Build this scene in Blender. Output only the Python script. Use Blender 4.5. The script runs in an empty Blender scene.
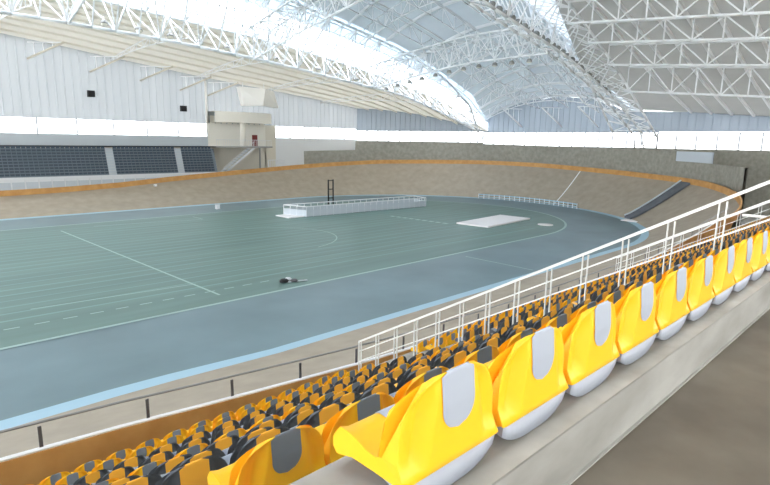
import bpy, math, random
from mathutils import Vector, Matrix
random.seed(7)
S = bpy.context.scene
COL = S.collection

# ------------------------------------------------------------------ helpers
def lin(c):
    return tuple(((v / 255.0) / 12.92 if v / 255.0 <= 0.04045 else ((v / 255.0 + 0.055) / 1.055) ** 2.4) for v in c)

def mat(name, rgb, rough=0.6, spec=0.3, metal=0.0, noise=0.0, scale=3.0, rgb2=None, trans=0.0, trgb=None, bump=0.0, stretch=None, detail=6.0):
    m = bpy.data.materials.new(name); m.use_nodes = True
    nt = m.node_tree; n = nt.nodes; l = nt.links
    b = n['Principled BSDF']; out = n['Material Output']
    c = lin(rgb) + (1.0,)
    b.inputs['Base Color'].default_value = c
    b.inputs['Roughness'].default_value = rough
    b.inputs['Specular IOR Level'].default_value = spec
    b.inputs['Metallic'].default_value = metal
    if noise > 0 or rgb2 is not None:
        tc = n.new('ShaderNodeTexCoord'); mp = n.new('ShaderNodeMapping')
        l.new(tc.outputs['Object'], mp.inputs['Vector'])
        if stretch: mp.inputs['Scale'].default_value = stretch
        tx = n.new('ShaderNodeTexNoise'); tx.inputs['Scale'].default_value = scale; tx.inputs['Detail'].default_value = detail
        l.new(mp.outputs['Vector'], tx.inputs['Vector'])
        rp = n.new('ShaderNodeValToRGB')
        c2 = lin(rgb2) + (1.0,) if rgb2 else tuple(v * (1 - noise) for v in c[:3]) + (1.0,)
        rp.color_ramp.elements[0].position = 0.3; rp.color_ramp.elements[0].color = c2
        rp.color_ramp.elements[1].position = 0.7; rp.color_ramp.elements[1].color = c
        l.new(tx.outputs['Fac'], rp.inputs['Fac']); l.new(rp.outputs['Color'], b.inputs['Base Color'])
        if bump > 0:
            bp = n.new('ShaderNodeBump'); bp.inputs['Strength'].default_value = bump
            l.new(tx.outputs['Fac'], bp.inputs['Height']); l.new(bp.outputs['Normal'], b.inputs['Normal'])
    if trans > 0:
        t = n.new('ShaderNodeBsdfTranslucent'); t.inputs['Color'].default_value = lin(trgb or rgb) + (1.0,)
        mx = n.new('ShaderNodeMixShader'); mx.inputs['Fac'].default_value = trans
        l.new(b.outputs['BSDF'], mx.inputs[1]); l.new(t.outputs['BSDF'], mx.inputs[2]); l.new(mx.outputs['Shader'], out.inputs['Surface'])
    return m

class MB:
    def __init__(s): s.v = []; s.f = []; s.sm = []
    def add(s, vs, fs, smooth=False):
        o = len(s.v); s.v += [tuple(p) for p in vs]
        for f in fs: s.f.append(tuple(i + o for i in f)); s.sm.append(smooth)
    def box(s, a, b):
        (x0, y0, z0), (x1, y1, z1) = a, b
        s.add([(x0,y0,z0),(x1,y0,z0),(x1,y1,z0),(x0,y1,z0),(x0,y0,z1),(x1,y0,z1),(x1,y1,z1),(x0,y1,z1)],
              [(0,3,2,1),(4,5,6,7),(0,1,5,4),(1,2,6,5),(2,3,7,6),(3,0,4,7)])
    def tube(s, a, b, r, n=6, caps=True):
        a = Vector(a); b = Vector(b); d = b - a
        if d.length < 1e-6: return
        z = d.normalized(); x = z.orthogonal().normalized(); y = z.cross(x)
        vs = []
        for p in (a, b):
            for k in range(n):
                t = 2 * math.pi * k / n; vs.append(p + x * (r * math.cos(t)) + y * (r * math.sin(t)))
        fs = [(k, (k + 1) % n, n + (k + 1) % n, n + k) for k in range(n)]
        if caps: fs += [tuple(reversed(range(n))), tuple(range(n, 2 * n))]
        s.add(vs, fs, n > 6)
    def pipe(s, pts, r, n=6):
        for a, b in zip(pts[:-1], pts[1:]): s.tube(a, b, r, n)
    def bar(s, a, b, w, h, up=(0, 0, 1)):
        a = Vector(a); b = Vector(b); d = (b - a).normalized(); u = Vector(up)
        sd = d.cross(u).normalized(); u = sd.cross(d).normalized()
        vs = []
        for p in (a, b):
            for (i, j) in ((-1,-1),(1,-1),(1,1),(-1,1)): vs.append(p + sd * (w / 2 * i) + u * (h / 2 * j))
        s.add(vs, [(0,1,5,4),(1,2,6,5),(2,3,7,6),(3,0,4,7),(3,2,1,0),(4,5,6,7)])
    def grid(s, rows, smooth=True):
        n = len(rows[0]); vs = [p for r in rows for p in r]
        fs = [(i*n+j, i*n+j+1, (i+1)*n+j+1, (i+1)*n+j) for i in range(len(rows)-1) for j in range(n-1)]
        s.add(vs, fs, smooth)
    def slab(s, rows, t):
        """a grid given thickness t downwards (normal -z), closed round the edge"""
        n = len(rows[0]); m = len(rows)
        top = [p for r in rows for p in r]; bot = [(p[0], p[1], p[2] - t) for p in top]; N = len(top)
        fs = []
        for i in range(m-1):
            for j in range(n-1):
                q = (i*n+j, i*n+j+1, (i+1)*n+j+1, (i+1)*n+j)
                fs.append(q); fs.append(tuple(N + k for k in reversed(q)))
        edge = [j for j in range(n)] + [i*n+n-1 for i in range(1, m)] + [(m-1)*n+j for j in range(n-2, -1, -1)] + [i*n for i in range(m-2, 0, -1)]
        for a, b in zip(edge, edge[1:] + edge[:1]): fs.append((b, a, N + a, N + b))
        s.add(top + bot, fs, False)
    def lathe(s, prof, c=(0,0,0), n=16):
        vs = []
        for (r, z) in prof:
            for k in range(n):
                t = 2*math.pi*k/n; vs.append((c[0]+r*math.cos(t), c[1]+r*math.sin(t), c[2]+z))
        m = len(prof)
        fs = [(i*n+k, i*n+(k+1)%n, (i+1)*n+(k+1)%n, (i+1)*n+k) for i in range(m-1) for k in range(n)]
        fs += [tuple(reversed(range(n))), tuple(range((m-1)*n, m*n))]
        s.add(vs, fs, True)
    def build(s, name, material, parent=None, kind=None):
        me = bpy.data.meshes.new(name); me.from_pydata(s.v, [], s.f); me.update()
        me.polygons.foreach_set('use_smooth', s.sm)
        if material: me.materials.append(material)
        o = bpy.data.objects.new(name, me); COL.objects.link(o)
        if parent: o.parent = parent; o.matrix_parent_inverse = Matrix.Translation(-parent.location)
        if kind: o['kind'] = kind
        return o

def tag(o, label, cat, group=None):
    o['label'] = label; o['category'] = cat
    if group: o['group'] = group
    return o
def thing(name, label, cat, loc=(0,0,0), group=None):
    o = bpy.data.objects.new(name, None); COL.objects.link(o); o.location = loc; o.empty_display_size = 0.2
    return tag(o, label, cat, group)
def local_part(mb, name, m, parent):
    o = mb.build(name, m); o.parent = parent; return o
def interp(tab, x):
    if x <= tab[0][0]: 
        (a, b) = tab[0], tab[1]
    elif x >= tab[-1][0]:
        (a, b) = tab[-2], tab[-1]
    else:
        for a, b in zip(tab[:-1], tab[1:]):
            if a[0] <= x <= b[0]: break
    t = (x - a[0]) / (b[0] - a[0]); return a[1] + (b[1] - a[1]) * t
def frange(a, b, st):
    n = max(1, int(round(abs(b - a) / st))); return [a + (b - a) * i / n for i in range(n + 1)]

# ------------------------------------------------------------------ camera
R = ((0.72104447, 0.1180471, 0.68275893), (-0.69272143, 0.14447035, 0.70658711), (0.01522786, 0.98244247, -0.1859433))
EYE = 8.4
F = 535.0
cam_d = bpy.data.cameras.new('camera'); cam = bpy.data.objects.new('camera', cam_d); COL.objects.link(cam)
M = Matrix(((R[0][0], R[0][1], -R[0][2], 0), (R[1][0], R[1][1], -R[1][2], 0), (R[2][0], R[2][1], -R[2][2], EYE), (0, 0, 0, 1)))
cam.matrix_world = M
cam_d.sensor_fit = 'HORIZONTAL'; cam_d.sensor_width = 36.0; cam_d.lens = 36.0 * F / 770.0
cam_d.clip_start = 0.05; cam_d.clip_end = 500
S.camera = cam
def in_view(x, y, z, pad=15):
    z -= EYE
    c = [R[0][i]*x + R[1][i]*y + R[2][i]*z for i in range(3)]
    if c[2] < 0.1: return None
    u = 385 + F*c[0]/c[2]; v = 242.5 - F*c[1]/c[2]
    return (u, v, c[2]) if -pad < u < 770+pad and -pad < v < 485+pad*2 else None

# ------------------------------------------------------------------ materials
YEL = (255, 214, 44)
M_yel = mat('seat_yellow_plastic', YEL, rough=0.38, spec=0.4, trans=0.32, trgb=(255, 138, 36))
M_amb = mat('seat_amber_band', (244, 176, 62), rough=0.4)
M_gry = mat('seat_grey_plastic', (156, 160, 168), rough=0.5, spec=0.3)
M_gry_shade = mat('seat_grey_plastic_shaded', (118, 124, 132), rough=0.5, spec=0.3)  # top-row grey plastic again, with the lower rows' shade put into its colour
M_floor = mat('concourse_concrete', (112, 104, 92), rough=0.9, spec=0.1, rgb2=(88, 81, 71), scale=1.6, bump=0.2)
M_pan = mat('seat_pan_grey', (128, 136, 146), rough=0.45)
M_dshell = mat('seat_charcoal_plastic', (84, 88, 94), rough=0.5, spec=0.3)
M_tower = mat('tower_render', (238, 234, 224), rough=0.8)
M_conc = mat('raw_concrete', (164, 161, 154), rough=0.9, spec=0.1, rgb2=(136, 133, 126), scale=3.0, bump=0.15)
M_wall_conc = mat('bench_concrete', (156, 153, 146), rough=0.85, spec=0.15, rgb2=(128, 125, 118), scale=2.2, bump=0.1, stretch=(0.7, 0.7, 2.0))
M_apron = mat('apron_blue_grey', (108, 131, 138), rough=0.45, spec=0.35, rgb2=(95, 116, 122), scale=0.25)
M_field = mat('field_green', (98, 128, 121), rough=0.45, spec=0.35, rgb2=(83, 111, 105), scale=0.5, stretch=(0.15, 2.2, 1))
M_line = mat('field_line_paint', (160, 184, 180), rough=0.6)
M_line2 = mat('field_line_faint', (122, 152, 146), rough=0.6)
M_band = mat('light_blue_paint', (152, 184, 200), rough=0.5)
M_track = mat('track_timber', (164, 153, 137), rough=0.6, spec=0.2, rgb2=(150, 140, 125), scale=1.1, stretch=(1, 1, 1))
M_orange = mat('varnished_orange_timber', (200, 152, 92), rough=0.5, spec=0.3, rgb2=(178, 128, 72), scale=1.5)
M_white = mat('white_paint', (226, 228, 230), rough=0.5)
M_steel = mat('white_painted_steel', (240, 242, 244), rough=0.45, spec=0.4)
M_rail = mat('galvanised_rail', (216, 216, 212), rough=0.4, spec=0.5)
M_dkrail = mat('dark_steel_rail', (92, 90, 92), rough=0.5, metal=0.3)
M_midrail = mat('grey_steel_rail', (132, 130, 128), rough=0.4, metal=0.2)
M_endsheet = mat('end_wall_sheet', (160, 170, 181), rough=0.6, trans=0.1, rgb2=(148, 159, 171), scale=0.4, stretch=(3, 3, 0.1))
M_sheet = mat('ribbed_wall_sheet', (184, 188, 192), rough=0.6, trans=0.16, rgb2=(171, 176, 181), scale=0.4, stretch=(3, 3, 0.1))
M_roofc = mat('vault_sheet', (190, 197, 202), rough=0.6, trans=0.24, trgb=(222, 228, 232))
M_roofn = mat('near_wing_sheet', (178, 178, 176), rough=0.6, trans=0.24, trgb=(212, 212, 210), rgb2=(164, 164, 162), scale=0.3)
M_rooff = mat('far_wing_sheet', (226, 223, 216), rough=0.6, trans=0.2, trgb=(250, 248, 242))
M_sky = mat('skylight_sheet', (245, 250, 255), rough=0.5, trans=0.92, trgb=(250, 252, 255))
M_strip2 = mat('pale_blue_roof_sheet', (226, 234, 242), rough=0.6, trans=0.42, trgb=(222, 232, 240))
M_pale = mat('pale_cream_steel', (232, 228, 218), rough=0.5)
M_strip = mat('lamp_arch_roof_sheet', (214, 224, 234), rough=0.6, trans=0.5, trgb=(226, 230, 234))
M_cream = mat('cream_render', (216, 210, 196), rough=0.8)
M_stone = mat('stone_wall', (158, 155, 144), rough=0.9, rgb2=(136, 133, 123), scale=2.0, bump=0.2)
M_black = mat('black_steel', (30, 30, 32), rough=0.5)
M_bseat = mat('bleacher_seat_slate', (72, 84, 96), rough=0.5)
M_riser = mat('bleacher_step_grey', (128, 138, 146), rough=0.6)
M_bright = mat('bright_white_panel', (250, 248, 244), rough=0.5)
M_greyp = mat('grey_panel', (190, 197, 203), rough=0.5)
M_frame = mat('window_frame_grey', (170, 174, 178), rough=0.5)
M_ramp = mat('dark_grey_ramp', (104, 108, 114), rough=0.7, rgb2=(88, 92, 98), scale=0.8)
M_mat = mat('pale_mat', (234, 230, 230), rough=0.7)
M_redsign = mat('dark_red_paint', (120, 50, 48), rough=0.6)
M_lens = mat('lamp_glass', (240, 236, 220), rough=0.15, spec=0.8)
M_lamp = mat('lamp_housing', (150, 150, 146), rough=0.35, metal=0.4)

def glass_mat():
    m = bpy.data.materials.new('frosted_window_pane'); m.use_nodes = True
    nt = m.node_tree; n = nt.nodes; l = nt.links
    for x in list(n):
        if x.type != 'OUTPUT_MATERIAL': n.remove(x)
    out = [x for x in n if x.type == 'OUTPUT_MATERIAL'][0]
    t = n.new('ShaderNodeBsdfTranslucent'); t.inputs['Color'].default_value = (0.9, 0.92, 0.93, 1)
    tr = n.new('ShaderNodeBsdfTransparent'); tr.inputs['Color'].default_value = (0.95, 0.97, 0.98, 1)
    mx = n.new('ShaderNodeMixShader'); mx.inputs['Fac'].default_value = 0.5
    l.new(t.outputs[0], mx.inputs[1]); l.new(tr.outputs[0], mx.inputs[2]); l.new(mx.outputs[0], out.inputs['Surface'])
    return m
M_glass = glass_mat()

# ------------------------------------------------------------------ arena oval
CX, CY, RI = 45.0, 41.4, 23.4
X0 = -3.0
def path(off, step=1.5, x0=X0, x1=None):
    """points of the oval offset outward by off from the inner line: near straight, bend, far straight"""
    r = RI + off; pts = []
    for x in frange(x0, CX, 2.0): pts.append((x, CY - r + .5*max(0.0, min(1.0, (11-x)/5.0))*max(0.0, 1-off/3.0), x - CX, None))
    for a in frange(-90, 90, 3.0)[1:]: pts.append((CX + r*math.cos(math.radians(a)), CY + r*math.sin(math.radians(a)), None, a))
    for x in frange(x0, CX, 2.0)[::-1][1:]: pts.append((x, CY + r, CX - x, None))
    return pts
near_edge = [(-3, 2.35), (2, 2.05), (3.6, 1.95), (5.6, 1.77), (8.3, 1.58), (10.3, 1.44), (16, 1.28), (20, 1.26), (27, 1.28), (38, 2.0), (45, 2.7)]
bend_edge = [(-90, 2.7), (-70, 3.6), (-50, 4.08), (-40, 4.15), (-30, 4.22), (-14, 4.43), (5, 4.78), (23, 4.91), (36, 4.82), (55, 4.65), (70, 4.2), (90, 3.55)]
far_edge = [(-3, 1.5), (16, 1.82), (22.9, 2.12), (29, 2.6), (37, 3.1), (45, 3.55)]
def edge_h(p):
    x, y, s, a = p
    if a is not None: return interp(bend_edge, a)
    return interp(near_edge if y < CY else far_edge, x)
TW = 7.4
def rows_for(offs):
    ps = [path(o) for o, _ in offs]
    rows = []
    for i in range(len(ps[0])):
        h = edge_h(ps[0][i])
        rows.append([(ps[k][i][0], ps[k][i][1], offs[k][1](h)) for k in range(len(offs))])
    return rows
mb = MB(); mb.grid(rows_for([(0.0, lambda h: 0.012), (0.35, lambda h: 0.03), (0.68, lambda h: 0.07)])); 
mb.build('floor_blue_band', M_band, kind='structure')
W = TW - 0.68
bank = [(0.68 + W*t, (lambda t: (lambda h: 0.07 + (h - 0.07)*(t**1.12)))(t)) for t in (0, .12, .25, .4, .55, .7, .85, 1.0)]
mb = MB(); mb.grid(rows_for(bank)); mb.build('floor_track', M_track, kind='structure')

# arena floor
def oval_poly(r, z, x0=X0, n=40):
    pts = [(x0, CY - r, z)]
    for a in frange(-90, 90, 180.0/n): pts.append((CX + r*math.cos(math.radians(a)), CY + r*math.sin(math.radians(a)), z))
    pts.append((x0, CY + r, z)); return pts
mb = MB(); p = oval_poly(RI + 0.05, 0.0); mb.add(p, [tuple(range(len(p)))]); mb.build('floor', M_apron, kind='structure')
RF = 16.3
mb = MB(); p = oval_poly(RF, 0.012); mb.add(p, [tuple(range(len(p)))]); mb.build('floor_field', M_field, kind='structure')
def flat_strip(mb, pts, w, z=0.02):
    for (x0, y0), (x1, y1) in zip(pts[:-1], pts[1:]):
        d = Vector((x1-x0, y1-y0, 0)).normalized(); s = Vector((-d.y, d.x, 0))*(w/2)
        a = Vector((x0, y0, z)); b = Vector((x1, y1, z))
        mb.add([a-s, b-s, b+s, a+s], [(0,1,2,3)])
mb = MB()
flat_strip(mb, [(p[0], p[1]) for p in oval_poly(RF, 0)], 0.22)
flat_strip(mb, [(12.0, 54.5), (13.1, 26.5)], 0.14)
flat_strip(mb, [(31.6, 24.0), (31.6, 18.3)], 0.10)
flat_strip(mb, [(5, 30.2), (13.1, 29.5)], 0.08)
flat_strip(mb, [(15, 55.5), (25, 53.6), (25.0, 56)], 0.10)
for k in range(12): flat_strip(mb, [(3.5 + k*1.15, 27.6 - 0.02*k), (4.1 + k*1.15, 27.58 - 0.02*k)], 0.10)
arc = []
for t in frange(-75, 75, 10): arc.append((23.5 + 6.8*math.cos(math.radians(t)), 39.6 + 6.0*math.sin(math.radians(t))))
flat_strip(mb, arc, 0.09)
for k in range(9): flat_strip(mb, [(42.6 + 0.08*k, 43.2 - k*0.9), (42.6 + 0.08*k, 42.6 - k*0.9)], 0.5)
mb.build('floor_field_lines', M_line, kind='structure')
mb = MB()
for y in frange(28.6, 55.0, 1.22):
    flat_strip(mb, [(X0 + 1, y + 0.4), (CX + 8 - abs(y-CY)*0.4, y - 0.7)], 0.11 + 0.05*(int(y*7) % 3), 0.017)
mb.build('floor_lane_lines', M_line2, kind='structure')
# faint pale strip up the bank
def bank_pt(a, off, lift=0.02):
    h = interp(bend_edge, a); t = max(0, (off - 0.68)/W); r = RI + off
    return Vector((CX + r*math.cos(math.radians(a)), CY + r*math.sin(math.radians(a)), 0.07 + (h-0.07)*t**1.12 + lift))
mb = MB()
rows = [[bank_pt(a, o, 0.015) for a in (-10 + .25*o, -9.65 + .25*o)] for o in frange(0.68, TW, 0.6)]
mb.grid(rows); mb.build('floor_track_seam', M_white, kind='structure')

# orange barrier round the top edge of the track
bt = thing('track_barrier', 'long orange timber barrier along the upper rim of the banked track', 'barrier', (CX, CY, 0))
ps_i = path(TW); ps_o = path(TW + 0.12)
mb = MB()
rows = []
for a, b in zip(ps_i, ps_o):
    h = edge_h(a)
    top = h + (0.64 if (a[3] is not None or a[1] > CY) else .78)
    bot = h - 0.05 if (a[3] is not None or a[1] > CY) else h - 1.2
    rows.append([(a[0], a[1], bot), (a[0], a[1], top), (b[0], b[1], top), (b[0], b[1], bot)])
mb.grid(rows, False); o = mb.build('panel', M_orange); o.parent = bt; o.matrix_parent_inverse = Matrix.Translation((-CX, -CY, 0))
mb = MB()
npts = [p for p in path(TW + 0.06) if p[3] is None and p[1] < CY]
mb.pipe([(p[0], p[1], edge_h(p) + 0.80) for p in npts], 0.045, 6)
o = mb.build('capping', M_white); o.parent = bt; o.matrix_parent_inverse = Matrix.Translation((-CX, -CY, 0)); o['label'] = 'white capping strip'
tr = thing('track_railing', 'thin dark handrail on short posts along the orange barrier below the seats', 'railing', (20, CY - RI - TW - 0.06, 2.0))
mb = MB(); yb = CY - RI - TW - 0.06
def near_top(x): return interp(near_edge, x) + 0.78
mb.pipe([(x, yb, near_top(x) + 0.54) for x in frange(X0, CX, 2.0)], 0.027, 6)
mb.build('handrail', M_midrail, tr)
for x in [1.68 + 1.868*k for k in range(23)]:
    mb = MB(); mb.box((x-0.03, yb-0.012, near_top(x)), (x+0.03, yb+0.012, near_top(x)+0.46)); mb.build('post', M_dkrail, tr)

# ------------------------------------------------------------------ near stand
ROWZ = [-.678, -1.29, -1.87, -2.44, -2.99, -3.53, -4.03, -4.51, -4.97, -5.42]
SEAT_H = 0.405
ROWY = [.935 + .933*k for k in range(10)]
TREAD = [EYE + z - SEAT_H for z in ROWZ]
XL, XR = -1.2, 60.0
prof = [(-4.5, 7.07), (0.865, 7.07), (0.865, TREAD[0] - .004), (0.869, TREAD[0])]
for k in range(10):
    yf = ROWY[k] + 0.375
    prof.append((yf, TREAD[k]))
    if k < 9: prof.append((yf, TREAD[k+1]))
prof += [(ROWY[9] + .375, TREAD[9] - 2.5)]
mb = MB(); mb.grid([[(XL, y, z) for y, z in prof[2:]], [(XR, y, z) for y, z in prof[2:]]], False)
b = [(XL, y, z) for y, z in prof[2:]] + [(XL, prof[2][0], 0)]
mb.build('floor_terrace', M_conc, kind='structure')
mb = MB(); mb.grid([[(XL, 0.865, 7.0), (XL, 0.865, TREAD[0]-.004), (XL, 0.869, TREAD[0])], [(XR, 0.865, 7.0), (XR, 0.865, TREAD[0]-.004), (XR, 0.869, TREAD[0])]], False)
mb.build('wall_bench_rear', M_wall_conc, kind='structure')
mb = MB(); mb.box((-60, -6.0, 6.85), (XR, 0.87, 7.07)); mb.build('floor_concourse', M_floor, kind='structure')
mb = MB(); mb.box((XL, 0.852, 7.07), (XR, 0.865, 7.078)); mb.build('trim_1', M_conc, kind='structure')

# ---- the seat
def hw(z):
    """half width of the back at height z"""
    if z <= .21: return .236 - .04*max(0, z-.10)
    h = (z - .21) / .197
    return .2316 * (1 - min(.992, h)**2.5) ** .5
PAN = [(.330, .066), (.346, .085), (.348, .115), (.335, .138), (.310, .148), (.265, .145), (.215, .133), (.165, .120), (.125, .116), (.095, .128)]
BACKZ = [.155, .19, .23, .27, .305, .335, .36, .38, .394, .402]
def in_back_y(z): return interp([(.10, .082), (.155, .070), (.23, .058), (.30, .048), (.36, .036), (.394, .026), (.405, .014)], z)
def crease(z): return interp([(.10, .150), (.38, .092), (.41, .09)], z)
def xs_at(w, xc):
    xc = min(xc, w*.62); e = min(xc + .034, w*.82)
    pos = [0, xc*.45, xc*.85, xc, e, e + (w-e)*.35, e + (w-e)*.7, w - (w-e)*.08, w]
    return [-p for p in pos[:0:-1]] + pos
def seat_loops():
    """closed profile loop, each entry = list of points across the width"""
    loops = []
    for (y, z) in PAN:
        w = .222; row = []
        for x in xs_at(w, .14):
            k = max(0.0, abs(x)/w - .55)/.45
            row.append(Vector((x, y + .02*k*k*(z < .13 and y < .2), z + .020*k*k*(0 if y > .32 else 1))))
        loops.append(row)
    for z in BACKZ:          # inner face of the back
        w = hw(z); row = []
        for x in xs_at(w, crease(z)):
            k = max(0.0, abs(x)/w - .4)/.6
            row.append(Vector((x, in_back_y(z) + .048*k*min(1, (.41-z)/.1), z)))
        loops.append(row)
    for z in [.405, .400, .388, .37, .345, .315, .28, .24, .20, .16, .128, .102]:   # outer face, from the rim down
        w = hw(z) if z < .404 else hw(.402)*.9; xc = crease(z); row = []
        f = max(0.0, min(1.0, (.395 - z)/.07, (z - .105)/.05))
        y0 = .004 + .010*max(0, (z-.3)/.1)
        for x in xs_at(w, xc):
            a = abs(x); c2 = min(xc, w*.62); e = min(c2 + .034, w*.82)
            if a <= c2 + 1e-6: d = 0
            elif a <= e + 1e-6: d = .042*f
            else: d = .042*f - .014*f*min(1, (a-e)/(w-e+1e-6)*1.2) + .004*max(0, (a - w*.93)/(w*.07))
            row.append(Vector((x, y0 + d, z)))
        loops.append(row)
    for (y, z) in [(.012, .096), (.06, .082), (.15, .085), (.25, .085), (.31, .068)]:
        loops.append([Vector((x, y, z)) for x in xs_at(.222, .14)])
    return loops
LOOPS = seat_loops()
def outer_y(z): return .004 + .010*max(0, (z-.3)/.1)
def make_seat(kind):
    t = bpy.data.objects.new('stadium_seat', None); COL.objects.link(t); t.empty_display_size = .1
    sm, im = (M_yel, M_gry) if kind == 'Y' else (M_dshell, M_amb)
    if kind == 'O': sm, im = M_yel, M_gry_shade
    mb = MB(); rows = LOOPS + [LOOPS[0]]; mb.grid(rows); n = len(LOOPS[0]); m = len(LOOPS)
    mb.f.append(tuple(i*n for i in range(m))); mb.sm.append(False)
    mb.f.append(tuple(i*n + n-1 for i in reversed(range(m)))); mb.sm.append(False)
    o = mb.build('shell', sm); o.parent = t
    # the insert: a tongue on the outer face that laps over the rim and runs down the seat to its front edge
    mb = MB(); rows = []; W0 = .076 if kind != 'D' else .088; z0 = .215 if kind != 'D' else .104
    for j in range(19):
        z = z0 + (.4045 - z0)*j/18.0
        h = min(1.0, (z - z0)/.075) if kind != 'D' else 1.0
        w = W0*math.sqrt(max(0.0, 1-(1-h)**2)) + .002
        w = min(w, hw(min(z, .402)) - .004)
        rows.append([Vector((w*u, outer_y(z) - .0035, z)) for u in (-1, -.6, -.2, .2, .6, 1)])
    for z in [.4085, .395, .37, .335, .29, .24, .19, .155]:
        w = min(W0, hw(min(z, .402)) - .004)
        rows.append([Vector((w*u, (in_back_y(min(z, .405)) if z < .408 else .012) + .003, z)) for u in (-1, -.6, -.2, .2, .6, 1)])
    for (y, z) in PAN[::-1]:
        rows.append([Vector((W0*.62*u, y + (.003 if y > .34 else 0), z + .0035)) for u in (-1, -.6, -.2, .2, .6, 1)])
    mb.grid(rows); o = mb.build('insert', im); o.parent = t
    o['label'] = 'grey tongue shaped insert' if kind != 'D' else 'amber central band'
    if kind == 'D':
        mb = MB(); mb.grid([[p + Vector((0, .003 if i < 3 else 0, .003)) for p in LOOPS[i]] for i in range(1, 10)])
        o = mb.build('pan_overlay', M_pan); o.parent = t; o['label'] = 'pale grey seat surface'  # thin paler grey layer over the pan of the dark shell
    # crescent-shaped foot under the shell
    mb = MB(); ns = 14; ring = []
    for j in range(ns + 1):
        x = -.228 + .456*j/ns; q = abs(x)/.228
        ring.append((x, .002 + .052*(q**3.2)))
    rows = []
    for y, sc, top in ((.030, .985, .094), (.014, .99, .094), (.020, .97, None), (.05, .93, None), (.18, .80, None), (.235, .72, None), (.27, .72, .08), (.15, .85, .083)):
        rows.append([(x*sc, y, (z if top is None else top)) for x, z in ring])
    rows.append(rows[0]); mb.grid(rows); m = len(rows)-1; n = ns+1
    mb.f.append(tuple(i*n for i in range(m))); mb.sm.append(False)
    mb.f.append(tuple(i*n + n-1 for i in reversed(range(m)))); mb.sm.append(False)
    o = mb.build('foot', M_gry if kind == 'Y' else M_gry_shade); o.parent = t
    o['label'] = 'grey crescent shaped foot'
    return t
PROTO = {k: make_seat(k) for k in 'YOD'}
USED = set()
def place_seat(kind, loc, label, group):
    p = PROTO[kind]
    if kind not in USED: t = p; USED.add(kind)
    else:
        t = p.copy(); COL.objects.link(t)
        for ch in p.children:
            c = ch.copy(); COL.objects.link(c); c.parent = t
    t.location = loc; tag(t, label, 'seat', group)
    return t
TYPES = 'YOOOOOOOOO'
ROWTYPE = ['Y', 'O', 'D', 'D', 'D', 'O', 'D', 'D', 'O', 'O']
PHASE = [0, -.02, -.05, -.1, .05, .13, .05, 0, -.05, -.1]
ORD = ['top', 'second', 'third', 'fourth', 'fifth', 'sixth', 'seventh', 'eighth', 'ninth', 'front']
NUM = ['', 'first', 'second', 'third', 'fourth', 'fifth', 'sixth', 'seventh', 'eighth', 'ninth', 'tenth', 'eleventh', 'twelfth', 'thirteenth', 'fourteenth', 'fifteenth', 'sixteenth', 'seventeenth', 'eighteenth', 'nineteenth', 'twentieth']
def nth(n):
    if n <= 20: return NUM[n]
    s = {1: 'st', 2: 'nd', 3: 'rd'}.get(n % 10, 'th')
    return '%d%s' % (n, s)
AISLES = [(8.3, 9.95), (23.6, 25.2)]
cand = []
for k in range(10):
    n = 1.235 + PHASE[k]
    left = []; right = []
    i = 0
    while n + .5*i < XR - .6:
        x = n + .5*i; i += 1
        if any(a - .22 < x < b + .22 for a, b in AISLES): continue
        (left if x < 9 else right).append(x)
    for j, x in enumerate(reversed(left)): cand.append((k, x, 'before', j + 1))
    for j, x in enumerate(right): cand.append((k, x, 'beyond', j + 1))
vis = []; off = []
for (k, x, side, n) in cand:
    q = in_view(x, ROWY[k], TREAD[k] + .3)
    if q: vis.append((q[2], k, x, side, n)); continue
    q = in_view(x, ROWY[k], TREAD[k] + .3, 330)
    if q and x > 5: off.append((q[2], k, x, side, n))
vis.sort()
near, far = vis[:300], vis[300:] + off
for (d, k, x, side, n) in near:
    kind = ROWTYPE[k]
    look = {'Y': 'yellow seat with pale grey insert', 'O': 'yellow seat with grey insert', 'D': 'dark grey seat with amber band'}[kind]
    rr = 'in the %s row' % ORD[k] if k in (0, 9) else 'in the %s row down' % ORD[k]
    label = '%s %s, %s %s the stair' % (look, rr, nth(n), side)
    place_seat(kind, (x, ROWY[k], TREAD[k] + .001), label, 'seats in the %s row of the stand' % ORD[k])
for k_ in 'YOD':
    if k_ not in USED: bpy.data.objects.remove(PROTO[k_])
# the remaining small far seats
def far_seats(kinds, name, m_sel):
    mb = MB(); us = [0, 3, 6, 8, 10, 13, 16]; idx = [0, 2, 4, 7, 9, 12, 15, 17, 19, 20, 22, 24, 27, 31, 32, 36]
    pts = [[LOOPS[i][u] for u in us] for i in idx]
    for (d, k, x, side, n) in far:
        if ROWTYPE[k] not in kinds: continue
        mb.grid([[p + Vector((x, ROWY[k], TREAD[k])) for p in r] for r in pts])
    return mb
fy = far_seats('YO', 'x', None).build('distant_seat_mass', M_yel, kind='stuff')
tag(fy, 'far mixed yellow and dark seats filling the end of the stand beyond the stair', 'seats')
fo = fy
m_ = far_seats('D', 'x', None)
o = m_.build('dark_shell', M_dshell, fy, kind='stuff'); o['label'] = 'dark grey seats among the yellow ones'
mb = MB()
for (d, k, x, side, n) in far:
    c = Vector((x, ROWY[k], TREAD[k]))
    if ROWTYPE[k] == 'D': continue
    mb.box((x-.075, ROWY[k]-.002, TREAD[k]+.22), (x+.075, ROWY[k]+.052, TREAD[k]+.398))
o = mb.build('grey_insert', M_gry_shade, fy, kind='stuff')
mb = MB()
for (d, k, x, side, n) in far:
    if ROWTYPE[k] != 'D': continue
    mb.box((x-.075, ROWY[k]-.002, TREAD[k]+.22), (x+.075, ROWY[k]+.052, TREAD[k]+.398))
o = mb.build('yellow_insert', M_amb, fy, kind='stuff')

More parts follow.
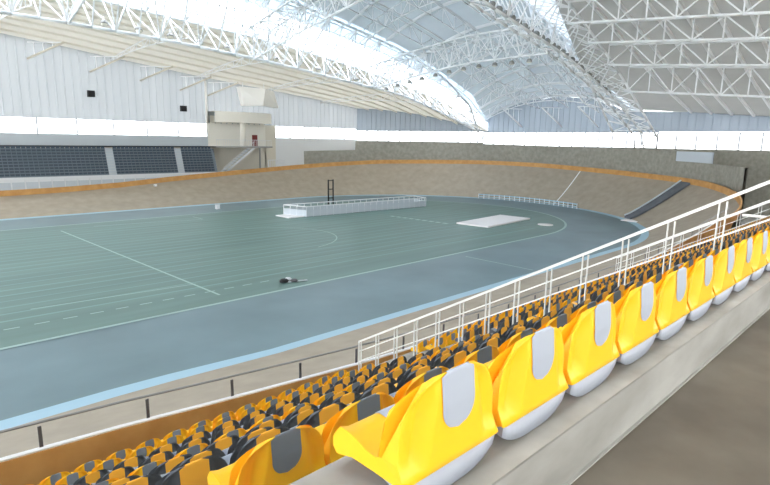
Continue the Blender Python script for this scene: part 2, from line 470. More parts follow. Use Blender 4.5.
# ---- aisle stairs and handrails
def rail_z(y): return EYE - .84 - .562*(y - 2.27)
def tread_at(y):
    for k in range(10):
        if y <= ROWY[k] + .375: return TREAD[k]
    return TREAD[9]
def aisle_rail(x, label, y0=1.35, y1=9.62):
    t = thing('handrail', label, 'handrail', (x, 5.5, rail_z(5.5)))
    mb = MB(); mb.bar((x, y0, rail_z(y0)), (x, y1, rail_z(y1)), .05, .042)
    mb.build('top_rail', M_rail, t)
    for dz in (.26, .52):
        mb = MB(); mb.bar((x, y0, rail_z(y0) - dz), (x, y1, rail_z(y1) - dz), .022, .024); mb.build('middle_rail', M_rail, t)
    y = y1 - .03
    while y > y0:
        mb = MB()
        for dy in (-.045, .045):
            mb.box((x-.018, y+dy-.007, tread_at(y)), (x+.018, y+dy+.007, rail_z(y)-.02))
        mb.build('post', M_rail, t); y -= .628
    return t
aisle_rail(8.45, 'pale steel stair handrail running down through the seats beside the first stair')
aisle_rail(23.75, 'distant pale handrail of the second stair beyond the first')
for si, (a, b) in enumerate(AISLES):
    mb = MB()
    for k in range(1, 10):
        y0 = ROWY[k-1] + .375; mb.box((a + .22, y0, TREAD[k]), (b - .17, y0 + .38, TREAD[k] + (TREAD[k-1]-TREAD[k])*.5))
    mb.build('floor_stair' if si == 0 else 'floor_stair_far', M_wall_conc, kind='structure')

# ------------------------------------------------------------------ far side: bleachers, walls, windows
YW = 82.0
XW0 = -2.0
def ribbed(mb, a, b, z0, z1f, pitch=1.0, depth=.08):
    """vertical ribbed sheet from plan point a to b"""
    a = Vector(a); b = Vector(b); L = (b-a).length; d = (b-a)/L; nrm = Vector((-d.y, d.x, 0))
    n = int(L/pitch); rows = []
    for i in range(n):
        for f, o in ((0, 0), (.82, 0), (.86, depth), (.96, depth)):
            p = a + d*(L*(i+f)/n) + nrm*o
            rows.append([(p.x, p.y, z0), (p.x, p.y, z1f(p.x, p.y))])
    p = b; rows.append([(p.x, p.y, z0), (p.x, p.y, z1f(p.x, p.y))])
    mb.grid(rows, False)
eave = [(XW0, 21.5), (10, 21.0), (20.2, 19.94), (24.8, 19.34), (40, 17.68), (53.3, 16.52), (62, 15.71), (70.7, 14.73), (80, 13.3)]
end_eave = [(-6, 12.0), (22.7, 12.7), (29.8, 13.0), (33.5, 13.2), (34.9, 13.97), (38.8, 15.14), (43.7, 15.66), (49, 15.26), (54.8, 14.5), (57.6, 12.7), (58.9, 11.4), (60, 11.4), (68.2, 12.4), (78.9, 13.8), (83, 14.1)]
XE = 80.0
mb = MB(); ribbed(mb, (71.0, YW, 0), (XW0, YW, 0), 10.78, lambda x, y: interp(eave, x) + .05)
mb.build('wall_far', M_sheet, kind='structure')
mb = MB(); ribbed(mb, (XE, -6, 0), (XE, 58, 0), 10.25, lambda x, y: interp(end_eave, y) + .05)
def fw_z(x, y): return smooth_tab(A_far, x) + (interp(eave, x) - smooth_tab(A_far, x))*(y-57)/25.4 + .5
A_far = [(0, 21.6), (10, 21.5), (19.9, 21.1), (24.6, 20.7), (34.5, 20.1), (42.8, 19.2), (52.6, 17.85), (66.7, 15.2), (76.3, 11.7), (80, 10.4)]
def smooth_tab(tab, x, w=3.0):
    return (interp(tab, x-w) + 2*interp(tab, x) + interp(tab, x+w)) / 4
ribbed(mb, (XE, 58, 0), (71.0, YW, 0), 10.4, lambda x, y: fw_z(x, y) + .2)
mb.build('wall_end', M_endsheet, kind='structure')
# lower walls
mb = MB(); mb.box((XW0, YW-.02, 7.0), (39.7, YW+.25, 8.66)); mb.build('wall_far_parapet', M_greyp, kind='structure')
mb = MB(); mb.box((XW0, YW+.0, 0), (39.7, YW+.25, 7.0)); mb.build('wall_far_base', M_cream, kind='structure')
mb = MB(); mb.box((50.0, YW, 2.5), (52.2, YW+.25, 10.78)); mb.build('wall_far_pier', M_cream, kind='structure')
mb = MB(); mb.box((52.2, YW, 2.5), (71.0, YW+.25, 8.65)); mb.build('wall_far_white', M_white, kind='structure')
mb = MB(); mb.box((XE, -6, 0), (XE+.3, 58, 8.0)); mb.bar((71, YW+.1, 4.2), (XE+.15, 58, 4.2), .3, 8.4); mb.build('wall_end_base', M_stone, kind='structure')
# windows
def window(name, a, b, z0, z1, npan):
    a = Vector((a[0], a[1], 0)); b = Vector((b[0], b[1], 0))
    mb = MB(); d = (b-a).normalized(); nrm = Vector((-d.y, d.x, 0))
    vs = [a + Vector((0,0,z0)), b + Vector((0,0,z0)), b + Vector((0,0,z1)), a + Vector((0,0,z1))]
    mb.add(vs, [(0,1,2,3)])
    w = mb.build(name, M_glass, kind='structure')
    f = MB()
    for z in (z0, z1): f.bar(a + Vector((0,0,z)), b + Vector((0,0,z)), .14, .12)
    for i in range(npan + 1):
        p = a.lerp(b, i/npan); f.bar(p + Vector((0,0,z0)), p + Vector((0,0,z1)), .16, .16, up=tuple(d))
    f.build('window_frame', M_frame, w)
    return w
window('window_1', (XW0, YW+.1), (39.7, YW+.1), 8.66, 10.78, 9)
window('window_2', (52.2, YW+.1), (71.0, YW+.1), 8.65, 10.78, 6)
window('window_3', (71.0, YW+.1), (XE+.1, 58), 8.4, 10.4, 11)
window('window_5', (XE+.1, 58), (XE+.1, 28.5), 8.0, 10.25, 14)
window('window_4', (XE+.1, 28.5), (XE+.1, -6), 7.6, 10.1, 14)
# lower blue-grey panel below the roof at the near end, and the stone wall behind the bend
mb = MB(); rows = []
for a in [-63, -60, -56, -50, -44, -39, -35.6, -35.5] + frange(-32, 60, 4) + [62, 62.1, 66, 70, 74, 78]:
    r = RI + TW + 1.0
    x = CX + r*math.cos(math.radians(a)); y = CY + r*math.sin(math.radians(a))
    zt = interp([(-76, 6.4), (-35.6, 6.58), (-35.5, 7.76), (-12, 7.92), (21, 8.22), (48, 8.31), (62, 8.37), (62.1, 6.87), (80, 6.6)], a)
    rows.append([(x, y, interp(bend_edge, a) - .3), (x, y, zt), (x+.3*math.cos(math.radians(a)), y+.3*math.sin(math.radians(a)), zt), (x+.3*math.cos(math.radians(a)), y+.3*math.sin(math.radians(a)), 0)])
mb.grid(rows, False); mb.build('wall_stone', M_stone, kind='structure')
mb = MB(); rows = []
for a in frange(-48, -35.6, 4):
    r = RI + TW + 1.05; c_, s_ = math.cos(math.radians(a)), math.sin(math.radians(a))
    rows.append([(CX + r*c_, CY + r*s_, 6.6), (CX + r*c_, CY + r*s_, 7.75), (CX + (r+.12)*c_, CY + (r+.12)*s_, 7.75), (CX + (r+.12)*c_, CY + (r+.12)*s_, 6.5)])
mb.grid(rows, False); mb.build('wall_pale_panel', M_greyp, kind='structure')
# ground under the far stand
mb = MB(); mb.box((XW0, CY+RI+TW+.1, 1.0), (58, YW, 1.4)); mb.build('floor_far_stand', M_conc, kind='structure')

mb = MB(); mb.box((-60, -6.2, 10.25), (XE, -6.0, 24.0)); mb.build('wall_back', M_cream, kind='structure')
mb = MB(); mb.box((-60, -6.2, 0), (XE, -6.0, 7.3)); mb.build('wall_back_base', M_cream, kind='structure')
# bleachers
SECT = [(XW0, 25.6, 'first bleacher section nearest the photographer, at the dark seat bank'), (27.2, 36.6, ''), (38.0, 41.2, '')]
XS = [(XW0, 23.9), (24.9, 33.5), (34.5, 39.8)]
NAMES = ['longest block of dark slate seats under the far window strip', 'middle block of dark slate seats between two pale stair strips', 'short block of dark slate seats next to the corner tower']
NR = 10
def by(k): return 79.3 + k*.12
def bz(k): return 3.45 + k*.375
for (a, b), nm in zip(XS, NAMES):
    t = thing('bleacher', nm, 'bleacher', ((a+b)/2, by(0), bz(0)), 'bleacher blocks of the far stand')
    mb = MB()
    for k in range(NR): mb.box((a, by(k), bz(k) - .4 if k else 1.41), (b, by(k) + .13, bz(k)))
    mb.build('riser', M_riser, t)
    mb = MB()
    for k in range(NR):
        x = a + .05
        while x + .42 < b:
            mb.box((x, by(k)+.06, bz(k)), (x+.46, by(k)+.10, bz(k)+.27)); mb.box((x, by(k)-.10, bz(k)), (x+.46, by(k)+.06, bz(k)+.04)); x += .54
    mb.build('seat_rows', M_bseat, t, kind='stuff')
mb = MB()
for (a, b) in ((23.9, 24.9), (33.5, 34.5)):
    for k in range(NR): mb.box((a, by(k)-.03, bz(k) - .3), (b, by(k)+.13, bz(k) + .05))
mb.build('floor_bleacher_stairs', M_greyp, kind='structure')
mb = MB(); mb.box((XW0, YW-1.2, 7.02), (40.5, YW, 7.2)); mb.build('trim_2', M_black, kind='structure')
mb = MB(); mb.box((XW0, by(0)-.35, 1.4), (40.5, by(0)-.2, bz(0)-.15)); mb.build('wall_bleacher_front', M_white, kind='structure')
t = thing('spectator_fence', 'white panelled fence in front of the dark bleacher seats', 'fence', (20, by(0)-.8, 1.4))
mb = MB(); mb.bar((XW0, by(0)-.8, 3.05), (50, by(0)-.8, 3.25), .08, .10); mb.bar((XW0, by(0)-.8, 1.7), (50, by(0)-.8, 1.9), .06, .06); mb.build('rail', M_white, t)
mb = MB()
for i in range(36):
    mb = MB(); mb.box((XW0 + 1.45*i + .08, by(0)-.83, 1.75), (XW0 + 1.45*i + 1.37, by(0)-.80, 2.75)); mb.build('infill_panel', M_greyp, t)
for i in range(37):
    mb = MB(); mb.box((XW0 + 1.45*i - .03, by(0)-.85, 1.4), (XW0 + 1.45*i + .03, by(0)-.78, 3.05)); mb.build('upright', M_white, t)
# wall loudspeakers
for (x, z, lb) in ((23.1, 14.1, 'black wall loudspeaker high above the longest bleacher block'), (35.8, 12.8, 'black wall loudspeaker nearer the corner tower')):
    t = thing('wall_loudspeaker', lb, 'loudspeaker', (x, YW-.35, z), 'loudspeakers on the ribbed wall')
    mb = MB(); mb.box((x-.42, YW-.75, z-.42), (x+.42, YW-.18, z+.42)); mb.build('cabinet', M_black, t)
    mb = MB(); mb.box((x-.08, YW-.2, z-.2), (x+.08, YW+.02, z+.2)); mb.build('bracket', M_lamp, t)

# corner tower with balcony
def zband(mb, x0, x1, y_in, bulge, z0, z1, n=10):
    rows = []
    for i in range(n+1):
        tt = i/n; x = x0 + (x1-x0)*tt; y = y_in - bulge*math.sin(math.pi*min(1, .15 + tt*.7))
        rows.append([(x, y, z0), (x, y, z1), (x, YW+.05, z1), (x, YW+.05, z0), (x, y, z0)])
    mb.grid(rows, False)
mb = MB(); zband(mb, 39.8, 49.9, 80.2, 1.6, 10.95, 12.6); mb.build('wall_tower_fascia', M_tower, kind='structure')
mb = MB(); mb.box((39.7, YW-.02, 7.0), (50.2, YW+.25, 12.0)); mb.build('wall_tower', M_tower, kind='structure')
mb = MB(); mb.box((39.7, YW-.0, 1.4), (50.2, YW+.25, 7.0)); mb.build('wall_tower_base', M_cream, kind='structure')
mb = MB(); zband(mb, 39.8, 50.0, 80.2, 1.6, 7.0, 7.25); mb.build('floor_balcony', M_lamp, kind='structure')
t = thing('balcony_railing', 'white upright railing round the corner balcony above the stairs', 'railing', (45, 79.0, 7.25))
mb = MB(); mb2 = MB(); prev = None
for i in range(31):
    tt = i/30; x = 39.9 + 9.9*tt; y = 80.25 - 1.6*math.sin(math.pi*min(1, .15 + tt*.7))
    mb2 = MB(); mb2.tube((x, y, 7.25), (x, y, 8.25), .025, 5); mb2.build('upright', M_white, t)
    if prev: mb.tube(prev, (x, y, 8.25), .035, 5)
    prev = (x, y, 8.25)
mb.build('top_rail', M_white, t)
t = tag(MB().build('balcony_column', M_cream), 'round cream column carrying the corner balcony roof', 'column')
mbc = MB(); mbc.lathe([(.45, 7.25), (.45, 10.95)], (44.6, 79.6, 0), 14); bpy.data.objects.remove(t)
tag(mbc.build('balcony_column', M_tower), 'round cream column between balcony floor and its fascia', 'column')
t = thing('staircase', 'pale stair rising behind the track beneath the corner balcony', 'staircase', (43, 79.3, 3.0))
mb = MB()
for k in range(12): x = 40.8 + k*.42; z = 3.1 + k*.32; mb.box((x, 79.0, z), (x+.5, 80.4, z+.08))
mb.build('tread', M_greyp, t)
for y in (78.95, 80.45):
    mb = MB(); mb.bar((40.6, y, 2.9), (46.2, y, 7.0), .10, .30); mb.build('stringer', M_white, t)
mb = MB(); mb.bar((40.6, 78.95, 3.9), (46.2, 78.95, 8.0), .06, .06); 
for k in range(6): mb.bar((40.8+k*1.05, 78.95, 3.0+k*.77), (40.8+k*1.05, 78.95, 4.05+k*.77), .04, .04, up=(1,0,0))
mb.build('handrail', M_white, t)
tag((lambda m: (m.box((47.6, YW-.25, 7.25), (48.5, YW-.02, 9.1)), m.build('notice_board', M_redsign))[1])(MB()), 'small dark red board on the back wall of the corner balcony', 'board')
tag((lambda m: (m.box((47.4, 79.35, 1.4), (47.6, 79.55, 7.0)), m.build('support_post', M_lamp))[1])(MB()), 'grey steel post propping the corner balcony slab', 'post')
# hanging white panel box under the roof
t = thing('hanging_screen', 'white angled box with two faces hung under the roof above the corner balcony', 'screen', (48, 78, 15))
mb = MB()
mb.add([(43.6, 78.5, 16.5), (47.2, 76.8, 16.3), (46.8, 76.9, 13.7), (44.3, 78.5, 13.6), (43.9, 80, 16.5), (47.6, 78.3, 16.3), (47.2, 78.4, 13.7), (44.6, 80, 13.6)],
       [(0,3,2,1), (4,5,6,7), (0,1,5,4), (1,2,6,5), (2,3,7,6), (3,0,4,7)]); mb.build('front_panel', M_bright, t)
mb = MB()
mb.add([(47.25, 76.8, 16.3), (50.2, 79.0, 16.2), (51.2, 79.2, 13.6), (46.85, 76.9, 13.7), (47.6, 77.8, 16.3), (50.0, 79.9, 16.2), (51.0, 80.1, 13.6), (47.2, 77.9, 13.7)],
       [(0,3,2,1), (4,5,6,7), (0,1,5,4), (1,2,6,5), (2,3,7,6), (3,0,4,7)]); mb.build('side_face', M_bright, t)
mb = MB()
for x, y in ((44.5, 79), (47.4, 77.5), (50, 79.5)): mb.tube((x, y, 16.2), (x, y, 17.2), .06)
mb.build('hanger', M_steel, t)
# crowd gates by the pier
for i, x in enumerate((48.6, 50.4)):
    mb = MB(); y = 78.6
    mb.pipe([(x, y, 1.4), (x, y, 5.0), (x+1.4, y, 5.0), (x+1.4, y, 1.4)], .07); mb.tube((x, y, 3.6), (x+1.4, y, 3.6), .05)
    for q in range(1, 4): mb.tube((x+.35*q, y, 3.6), (x+.35*q, y, 5.0), .04)
    tag(mb.build('barrier_gate', M_white), ['white tubular gate below the balcony, nearer the stair', 'white tubular gate below the balcony, beside the grey pier'][i], 'gate', 'white gates below the balcony')

# ------------------------------------------------------------------ things on the infield
t = thing('pit_enclosure', 'long white panelled enclosure standing on the far side of the green field', 'enclosure', (43, 48.6, 0))
ENC = [(34.6, 48.4), (52.8, 47.0), (53.3, 49.6), (33.6, 51.4)]
for i in range(4):
    a = Vector(ENC[i] + (0,)); b = Vector(ENC[(i+1) % 4] + (0,)); L = (b-a).length; d = (b-a)/L
    mb = MB(); mb.bar(a + Vector((0,0,.40)), b + Vector((0,0,.40)), .05, .72); mb.build('side_panel', M_greyp, t)
    mb = MB(); mb.bar(a + Vector((0,0,1.15)), b + Vector((0,0,1.15)), .06, .10)
    for k in range(int(L/.9)+1):
        p = a + d*min(L, k*.9); mb.bar(p, p + Vector((0,0,1.15)), .05, .05, up=(1,0,0))
    mb.build('rail', M_white, t)
mb = MB(); mb.box((32.4, 48.6, .012), (34.4, 51.2, .10)); tag(mb.build('entry_mat', M_mat), 'pale low mat at the open end of the white enclosure', 'mat')
t = thing('black_post_frame', 'tall narrow black post frame rising behind the white enclosure', 'frame', (41.6, 53.0, 0))
for x in (41.25, 42.0):
    mb = MB(); mb.tube((x, 53.0, 0.012), (x, 53.0, 3.6), .09, 8); mb.build('post', M_black, t)
mb = MB()
for z in (1.3, 2.4, 3.5): mb.tube((41.25, 53, z), (42.0, 53, z), .06, 6)
mb.build('crossbar', M_black, t)
mb = MB(); mb.add([(44.3, 31, .02), (53.2, 31.6, .02), (52.9, 35.4, .02), (43.9, 34.7, .02), (44.3, 31, .16), (53.2, 31.6, .16), (52.9, 35.4, .16), (43.9, 34.7, .16)],
                  [(3,2,1,0), (4,5,6,7), (0,1,5,4), (1,2,6,5), (2,3,7,6), (3,0,4,7)])
tag(mb.build('landing_mat', M_mat), 'large pale rectangular mat lying on the green field near the bend', 'mat')
mb = MB(); mb.lathe([(.8, .012), (.8, .05)], (50.9, 28.4, 0), 16); tag(mb.build('round_mat', M_mat), 'small pale disc on the field inside the bend curve', 'disc')
# little heap of equipment on the field
t = thing('equipment_bundle', 'small dark bundle of gear lying on the green field by the apron', 'bundle', (17.7, 26.9, .012))
mb = MB(); mb.lathe([(.02, .012), (.26, .03), (.30, .10), (.2, .20), (.05, .24)], (17.25, 26.5, 0), 10); mb.build('bag', M_black, t)
mb = MB(); mb.lathe([(.02, .012), (.2, .03), (.24, .10), (.15, .18), (.03, .2)], (17.75, 26.2, 0), 10); mb.build('pouch', M_dkrail, t)
mb = MB(); mb.lathe([(.02, .012), (.2, .03), (.22, .10), (.15, .16), (.03, .18)], (17.7, 26.75, 0), 10); mb.build('white_roll', M_white, t)
mb = MB(); mb.tube((17.3, 26.3, .05), (18.5, 25.9, .05), .05, 6); mb.build('pole', M_greyp, t)
t = thing('marker_box', 'small white box standing on the apron of the far straight', 'box', (30.2, 60.6, 0))
mb = MB(); mb.box((29.98, 60.4, .0), (30.42, 60.8, .55)); mb.build('body', M_white, t)
mb = MB(); mb.box((29.94, 60.36, .55), (30.46, 60.84, .62)); mb.build('lid', M_greyp, t)
mb = MB(); mb.box((26.9, 71.4, 2.0), (27.25, 71.7, 2.4)); tag(mb.build('white_lamp', M_white), 'tiny white fitting on the far track bank below the orange barrier', 'fitting')
# low white fence along the foot of the bend
t = thing('bend_fence', 'low white fence of short posts along the inner foot of the banked bend', 'fence', (CX + RI, CY, 0))
mb = MB(); mb2 = MB(); prev = None
for a in frange(-21, 19, 2.0):
    r = RI + .1; p = (CX + r*math.cos(math.radians(a)), CY + r*math.sin(math.radians(a)))
    mb2 = MB(); mb2.bar((p[0], p[1], .02), (p[0], p[1], .72), .07, .07, up=(1,0,0)); mb2.build('post', M_white, t)
    if prev: mb.bar(prev + (.62,), p + (.62,), .05, .16); mb.bar(prev + (.30,), p + (.30,), .04, .10)
    prev = p
mb.build('rail', M_band, t)
# dark ramp up the bank
t = thing('track_ramp', 'dark grey ramp laid up the steep bank to the orange barrier', 'ramp', (62, 22.5, 0))
A0 = bank_pt(-46.5, 0.5, .10); A1 = bank_pt(-44.0, .5, .10)
rows = []
for o_ in frange(.6, TW - .1, .6):
    rows.append([bank_pt(-47.0 + .35*(o_-.6)*.9, o_, .28), bank_pt(-43.4 + .35*(o_-.6)*.9, o_, .28)])
mb = MB(); mb.slab(rows, .22); mb.build('deck', M_ramp, t)
mb = MB(); mb.pipe([Vector(r[1]) + Vector((0,0,.12)) for r in rows], .09, 6); mb.build('kerb', M_greyp, t)
mb = MB(); mb.box((60.2, 22.6, .07), (61.6, 24.4, .16)); 
tag(mb.build('ramp_mat', M_mat), 'pale mat at the foot of the dark ramp', 'mat')

# ------------------------------------------------------------------ roof
A_far = [(0, 21.6), (10, 21.5), (19.9, 21.1), (24.6, 20.7), (34.5, 20.1), (42.8, 19.2), (52.6, 17.85), (66.7, 15.2), (76.3, 11.7), (80, 10.4)]
A_near = [(0, 25.4), (15, 25.0), (27.2, 24.2), (35.2, 23.0), (40.7, 22.1), (50.4, 20.4), (56.8, 18.6), (62.8, 16.4), (68.4, 14.6), (80, 12.6)]
A_bot = [(0, 18.2), (13.4, 18.0), (21.9, 17.7), (28.1, 17.3), (35.2, 16.8), (46.4, 15.6), (54.6, 14.9), (63.3, 12.85), (73.2, 10.13)]
B_bot = [(0, 23.0), (18, 22.6), (26, 22.0), (33.4, 20.9), (37.3, 19.9), (44.9, 18.5), (52.5, 17.1), (62.2, 14.4), (68.5, 12.2), (73.6, 9.9)]
B_near = [(0, 26.2), (20, 26.2), (32, 25.6), (42.6, 23.5), (48.1, 21.4), (54.8, 18.8), (60.1, 16.5), (66.4, 13.3), (73.0, 9.9)]
B_far = [(0, 26.8), (20, 26.8), (34, 26.0), (45.6, 24.0), (53.1, 22.0), (59.9, 20.1), (68.2, 17.2), (74, 14.4), (80, 13.1)]
XR0, XR1 = -60.0, 80.3
def smooth_tab(tab, x, w=3.0):
    return (interp(tab, x-w) + 2*interp(tab, x) + interp(tab, x+w)) / 4
def loft(x, ya, za, yb, zb, bulge, n, lift=0):
    return [(x, ya+(yb-ya)*j/n, za+(zb-za)*j/n + bulge*4*(j/n)*(1-j/n) + lift) for j in range(n+1)]
def yA(x): return 50 if x < 66 else 50 + (x-66)/14.0*7.4
xs = frange(XR0, XR1, 2.0)
def far_wing(x, n=12, lift=0): return loft(x, 57.0, smooth_tab(A_far, x), 82.4, interp(eave, x), .5, n, lift)
def vault(x, n=16, lift=0):
    b = 1.4 + 1.5*max(0, (x-55)/25.0)
    return loft(x, 32.0, smooth_tab(B_far, x) , yA(x), smooth_tab(A_near, x), b, n, lift)
def near_z(x, y): 
    zb = interp([(0, 26.6), (20, 26.2), (32, 25.4), (42, 23.3), (55, 19.6), (66, 16.2), (80, 13.0)], x)
    return zb - (26 - y)*.085
def yN(x): return 27.5 if x < 48 else min(31.7, 27.5 + (x-48)*.3)
def near_wing(x, ya, yb, n=8): return [(x, ya + (yb-ya)*j/n, near_z(x, ya + (yb-ya)*j/n)) for j in range(n+1)]
mb = MB(); mb.slab([far_wing(x) for x in xs], .06); mb.build('ceiling_far_wing', M_rooff, kind='structure')
mb = MB(); mb.slab([vault(x) for x in xs], .06); mb.build('ceiling', M_roofc, kind='structure')
mb = MB(); mb.slab([near_wing(x, yN(x), 4.5) for x in xs], .06); mb.build('ceiling_near_wing', M_roofn, kind='structure')
mb = MB(); mb.slab([near_wing(x, 4.5, -1.5, 3) for x in xs], .05); mb.build('ceiling_fill_strip', M_sky, kind='structure')  # translucent strip added out of view to light the stand from above
mb = MB(); mb.slab([near_wing(x, -1.5, -6.2, 4) for x in xs], .06); mb.build('ceiling_rear_wing', M_roofn, kind='structure')
def sky_pt(x, f):
    za, zb = smooth_tab(A_far, x), smooth_tab(A_near, x)
    return (x, 57 + (yA(x)-57)*f, za + (zb-za)*f + .4*(1-abs(2*f-1)) + .05)
mb = MB(); mb.slab([[sky_pt(x, f) for f in (0, .25, .5)] for x in xs], .04); mb.build('ceiling_skylight', M_sky, kind='structure')
mb = MB(); mb.slab([[sky_pt(x, f) for f in (.5, .75, 1)] for x in xs], .04); mb.build('ceiling_pale_strip', M_strip2, kind='structure')
mb = MB(); mb.slab([[(x, yN(x), near_z(x, yN(x))), (x, (yN(x)+32)/2, max(near_z(x, 27.5), smooth_tab(B_far, x))+.1), (x, 32, smooth_tab(B_far, x))] for x in xs], .05)
mb.build('ceiling_near_strip', M_strip, kind='structure')

# purlins: part of the setting, one object per shell
mb = MB()
for j in range(1, 9):
    pts = [far_wing(x, 9, -.22)[j] for x in frange(XR0, 79.5, 4)]
    for a, b in zip(pts[:-1], pts[1:]): mb.bar(a, b, .16, .24)
mb.build('ceiling_far_purlins', M_pale, kind='structure')
mb = MB()
for x in frange(6, 78, 6.0):
    pts = vault(x, 12, -.25)
    for a, b in zip(pts[:-1], pts[1:]): mb.bar(a, b, .18, .32)
for j in (3, 6, 9):
    pts = [vault(x, 12, -.35)[j] for x in frange(XR0, 79.5, 4)]
    for a, b in zip(pts[:-1], pts[1:]): mb.bar(a, b, .14, .2)
mb.build('ceiling_vault_purlins', M_steel, kind='structure')
mb = MB()
for y in frange(24.4, -4, 2.4):
    pts = [(x, y, near_z(x, y) - .22) for x in frange(XR0, 79.5, 4)]
    for a, b in zip(pts[:-1], pts[1:]): mb.bar(a, b, .26, .28)
mb.build('ceiling_near_purlins', M_steel, kind='structure')

mb = MB()
for f in (.15, .38, .62, .85):
    pts = []
    for x in frange(XR0, 79.5, 4):
        za, zb = smooth_tab(A_far, x), smooth_tab(A_near, x)
        pts.append((x, 57 + (yA(x)-57)*f, za + (zb-za)*f + .4*(1-abs(2*f-1)) - .25))
    for a, b in zip(pts[:-1], pts[1:]): mb.bar(a, b, .10, .16)
mb.build('ceiling_skylight_purlins', M_steel, kind='structure')

# trusses
def truss(name, label, chords, step_pts, r_ch, r_web, pairs, group=None):
    """chords: list of point lists of equal length; pairs: which chords are laced together"""
    c = chords[0][len(chords[0])//2]
    t = thing(name, label, 'truss', tuple(c), group)
    for ch in chords:
        mb = MB(); mb.pipe(ch, r_ch, 7); mb.build('chord', M_steel, t)
    for (p, q) in pairs:
        mb = MB()
        for i in range(len(chords[0]) - 1):
            if i % 2 == 0: mb.tube(chords[p][i], chords[q][i+1], r_web, 5)
            else: mb.tube(chords[q][i], chords[p][i+1], r_web, 5)
            mb.tube(chords[p][i], chords[q][i], r_web, 5)
        mb.build('web', M_steel, t)
    return t
xa = frange(2, 73.2, 2.0)
truss('arch_truss', 'long white lattice arch below the bright skylight, springing at the far corner', [
    [(x, 54, smooth_tab(A_bot, x)) for x in xa], [(x, 57, smooth_tab(A_far, x) - .25 - max(0, (x-66)*.12)) for x in xa], [(x, yA(x)+.4, smooth_tab(A_near, x) - .35 - max(0, (x-60)*.22)) for x in xa]],
    None, .15, .075, [(0, 1), (0, 2), (1, 2)], 'arch trusses of the roof')
xb = frange(4, 73.4, 1.9)
truss('arch_truss', 'long white lattice arch on the stand side, lined with lamps and springing behind the bend', [
    [(x, 29.4, smooth_tab(B_bot, x, 2)) for x in xb], [(x, 28.2, smooth_tab(B_bot, x, 2)) for x in xb], [(x, 26.2, smooth_tab(B_near, x, 2) - .2) for x in xb], [(x, 32, smooth_tab(B_far, x, 2) - .3 - max(0, (x-58)*.28)) for x in xb]],
    None, .14, .07, [(0, 1), (1, 2), (0, 3), (2, 3)], 'arch trusses of the roof')
# base shoes of the arches
for (x, y, z, lb) in ((73.9, 28.8, 9.6, 'white steel feet carrying the lamp-lined arch on the stone wall'), (74, 54.2, 9.6, 'white steel feet carrying the skylight arch on the stone wall')):
    mb = MB(); d_ = Vector((x-CX, y-CY, 0)).normalized(); q_ = Vector((CX, CY, 0)) + d_*31.98
    for o_ in (-.6, .6): mb.tube((x-.3, y+o_*.7, z+.3), (q_.x, q_.y+o_, 8.05), .11, 7)
    tag(mb.build('arch_shoe', M_steel), lb, 'shoe')
# cross trusses between the arches
for x, zc, lb in ((14, 17.6, 'white cross truss between the two arches, nearest the photographer'), (32, 17.4, 'white cross truss between the arches, second from the near end'), (50, 16.9, 'white lamp-hung cross truss between the arches over the bend')):
    ys = frange(54, 29, 1.55)
    zb = lambda y, x=x: interp(A_bot, x) + (interp(B_bot, x) - interp(A_bot, x))*(54-y)/25.0 + (.5 if x == 50 else .3)*math.sin(math.pi*(54-y)/25.0)*1.0
    lowc = [(x, y, min(zb(y), zc+.3) if x == 50 else zb(y)) for y in ys]
    top1 = [(x-1.2, y, (vault(x, 12)[6][2] if 0 else lowc[i][2] + 2.6)) for i, y in enumerate(ys)]
    top2 = [(x+1.2, y, lowc[i][2] + 2.6) for i, y in enumerate(ys)]
    truss('cross_truss', lb, [lowc, top1, top2], None, .11, .06, [(0, 1), (0, 2), (1, 2)], 'cross trusses of the roof')
for i, x in enumerate((8, 14.5, 20, 26, 31, 38, 44, 56, 62, 68, 74)):
    top = vault(x, 14, -.5); bot = [(p[0], p[1], p[2] - 1.5) for p in vault(x, 14, -.5)]
    truss('vault_truss', 'white curved lattice rib under the central vault, %s along from the near end' % nth(i+1), [top, bot], None, .07, .045, [(0, 1)], 'curved ribs of the central vault')
for i, y in enumerate((36.2, 41.0, 45.8)):
    top = []
    for x in frange(4, 78, 2.0):
        v = vault(x, 40, -.55); top.append(min(v, key=lambda p: abs(p[1]-y)))
    bot = [(p[0], p[1], p[2] - 1.5) for p in top]
    truss('vault_truss', 'long white lattice girder under the vault, %s' % ['on its lamp-arch side', 'along its crest', 'on its skylight side'][i], [top, bot], None, .07, .045, [(0, 1)], 'long girders of the central vault')
# near wing trusses
near_tr = [(36.0, 22.2), (42.3, 20.6), (48.0, 19.2), (52.3, 18.06), (57.0, 16.5), (62.4, 14.2)]
NL = ['first', 'second', 'third', 'fourth', 'fifth', 'sixth']
for i, (x, z0) in enumerate(near_tr):
    ys = frange(26, -2, 2.4)
    bot = [(x, y, z0 - (25-y)*.09) for y in ys]; top = [(x, y, max(near_z(x, y) - .4, bot[k][2] + .7)) for k, y in enumerate(ys)]
    truss('wing_truss', 'white flat truss under the grey roof over the stand, %s along from the near end' % NL[i], [bot, top], None, .12, .07, [(0, 1)], 'wing trusses over the stand')
# far wing trusses
for i, x in enumerate((12, 26, 38, 50, 62)):
    fw = far_wing(x, 12, -.45); bot = [(p[0], p[1], p[2] - 1.3*(1 - j/12.0) - .15) for j, p in enumerate(fw)]
    truss('wing_truss', 'white slim truss under the cream far roof, %s along from the near end' % NL[i], [bot, fw], None, .07, .045, [(0, 1)], 'wing trusses by the far wall')
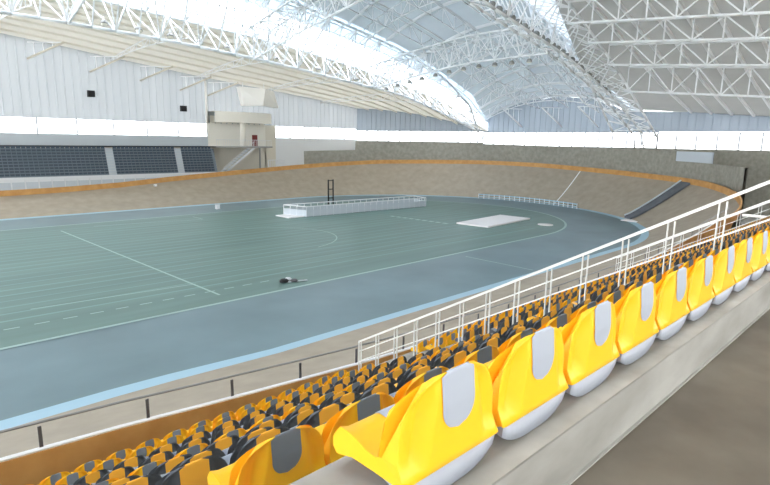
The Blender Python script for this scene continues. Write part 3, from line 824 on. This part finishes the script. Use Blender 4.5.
# knee braces
def brace(a, b, lb, grp):
    a = Vector(a); b = Vector(b)
    t = thing('knee_brace', lb, 'brace', tuple(a), grp)
    mb = MB(); mb.tube(a, b, .13, 7); mb.build('strut', M_cream if grp.endswith('far wall') else M_steel, t)
    mb = MB(); h = Vector((a.x, a.y, b.z))
    mb.tube(h + (b-h)*.05, b, .07, 5)
    for f in (.2, .45, .7):
        p = a.lerp(b, f); mb.tube(p, (p.x, p.y, b.z), .06, 5)
    mb.build('hanger', M_steel, t)
for i, (x, z) in enumerate(((9.0, 18.3), (16.2, 17.9), (23.3, 17.0), (29.8, 16.4), (35.6, 15.5), (40.0, 15.0))):
    if i in (0,): pass
    brace((x, YW, z), (x + 3.4, 78.4, z + 2.0), 'slanting cream strut from ribbed wall to far roof, %s along from the near end' % NL[i], 'struts on the far wall')
for i, (y, z) in enumerate(((50.2, 11.1), (43.0, 11.05), (37.1, 11.0))):
    brace((XE, y, z), (XE - 3.2, y + 1.9, z + 2.9), ['slanting white strut on the end wall, nearest the skylight arch', 'slanting white strut at the middle of the end wall', 'slanting white strut on the end wall, nearest the lamp-lined arch'][i], 'struts on the end wall')
t = tag((lambda m: (m.tube((39.6, YW-.2, 10.8), (39.6, YW-.2, 17.2), .2, 8), m.build('wall_pipe', M_bright))[1])(MB()), 'tall white pipe up the ribbed wall beside the corner tower', 'pipe')

# flood lamps on the trusses
def make_lamp():
    t = bpy.data.objects.new('flood_lamp', None); COL.objects.link(t)
    mb = MB(); mb.lathe([(.10, .22), (.20, .16), (.26, -.02), (.27, -.10)], n=12); local_part(mb, 'housing', M_lamp, t)
    mb = MB(); mb.lathe([(.24, -.105), (.20, -.14), (.06, -.16)], n=12); local_part(mb, 'lens', M_lens, t)
    mb = MB(); mb.box((-.03, -.03, .18), (.03, .03, .50)); local_part(mb, 'bracket', M_steel, t)
    return t
lamp0 = make_lamp(); first = [True]
def place_lamp(x, y, z, s, lb, grp, rot=(0,0,0)):
    if first[0]: t = lamp0; first[0] = False
    else:
        t = lamp0.copy(); COL.objects.link(t)
        for ch in lamp0.children:
            c = ch.copy(); COL.objects.link(c); c.parent = t
    t.location = (x, y, z); t.scale = (s, s, s); t.rotation_euler = rot
    tag(t, lb, 'lamp', grp)
k = 0
for x in frange(38, 64, 1.05):
    k += 1
    place_lamp(x, 28.8, smooth_tab(B_bot, x, 2) + .55, 1.35, 'round flood lamp on the stand-side arch, %s along from its crown' % nth(k), 'lamps on the stand-side arch', (.3, .2, 0))
k = 0
for x in frange(14, 50, 3.0):
    k += 1
    place_lamp(x, 54.5, smooth_tab(A_bot, x) + .6, 1.3, 'round flood lamp on the skylight arch, %s along from its near end' % nth(k), 'lamps on the skylight arch', (-.3, .1, 0))
k = 0
for y in frange(52, 31, 2.1):
    k += 1
    zz = min(interp(A_bot, 50) + (interp(B_bot, 50) - interp(A_bot, 50))*(54-y)/25.0 + .5*math.sin(math.pi*(54-y)/25.0), 17.2)
    place_lamp(50, y, zz - .55, 1.1, 'small flood lamp under the cross truss over the bend, %s from the skylight arch' % nth(k), 'lamps under the far cross truss')

# ------------------------------------------------------------------ ground outside and light
mb = MB(); mb.add([(-60, -60, -.3), (180, -60, -.3), (180, 180, -.3), (-60, 180, -.3)], [(0,1,2,3)]); mb.build('ground', M_conc, kind='structure')
w = bpy.data.worlds.new('sky'); S.world = w; w.use_nodes = True
bg = w.node_tree.nodes['Background']; bg.inputs['Color'].default_value = (0.93, 0.965, 1.0, 1); bg.inputs['Strength'].default_value = 2.6
S.view_settings.view_transform = 'Standard'; S.view_settings.look = 'None'; S.view_settings.gamma = 1.0; S.view_settings.use_curve_mapping = False
S.view_settings.exposure = 1.5
S.cycles.max_bounces = 8; S.cycles.diffuse_bounces = 5; S.cycles.transmission_bounces = 6; S.cycles.transparent_max_bounces = 8
S.cycles.use_denoising = True
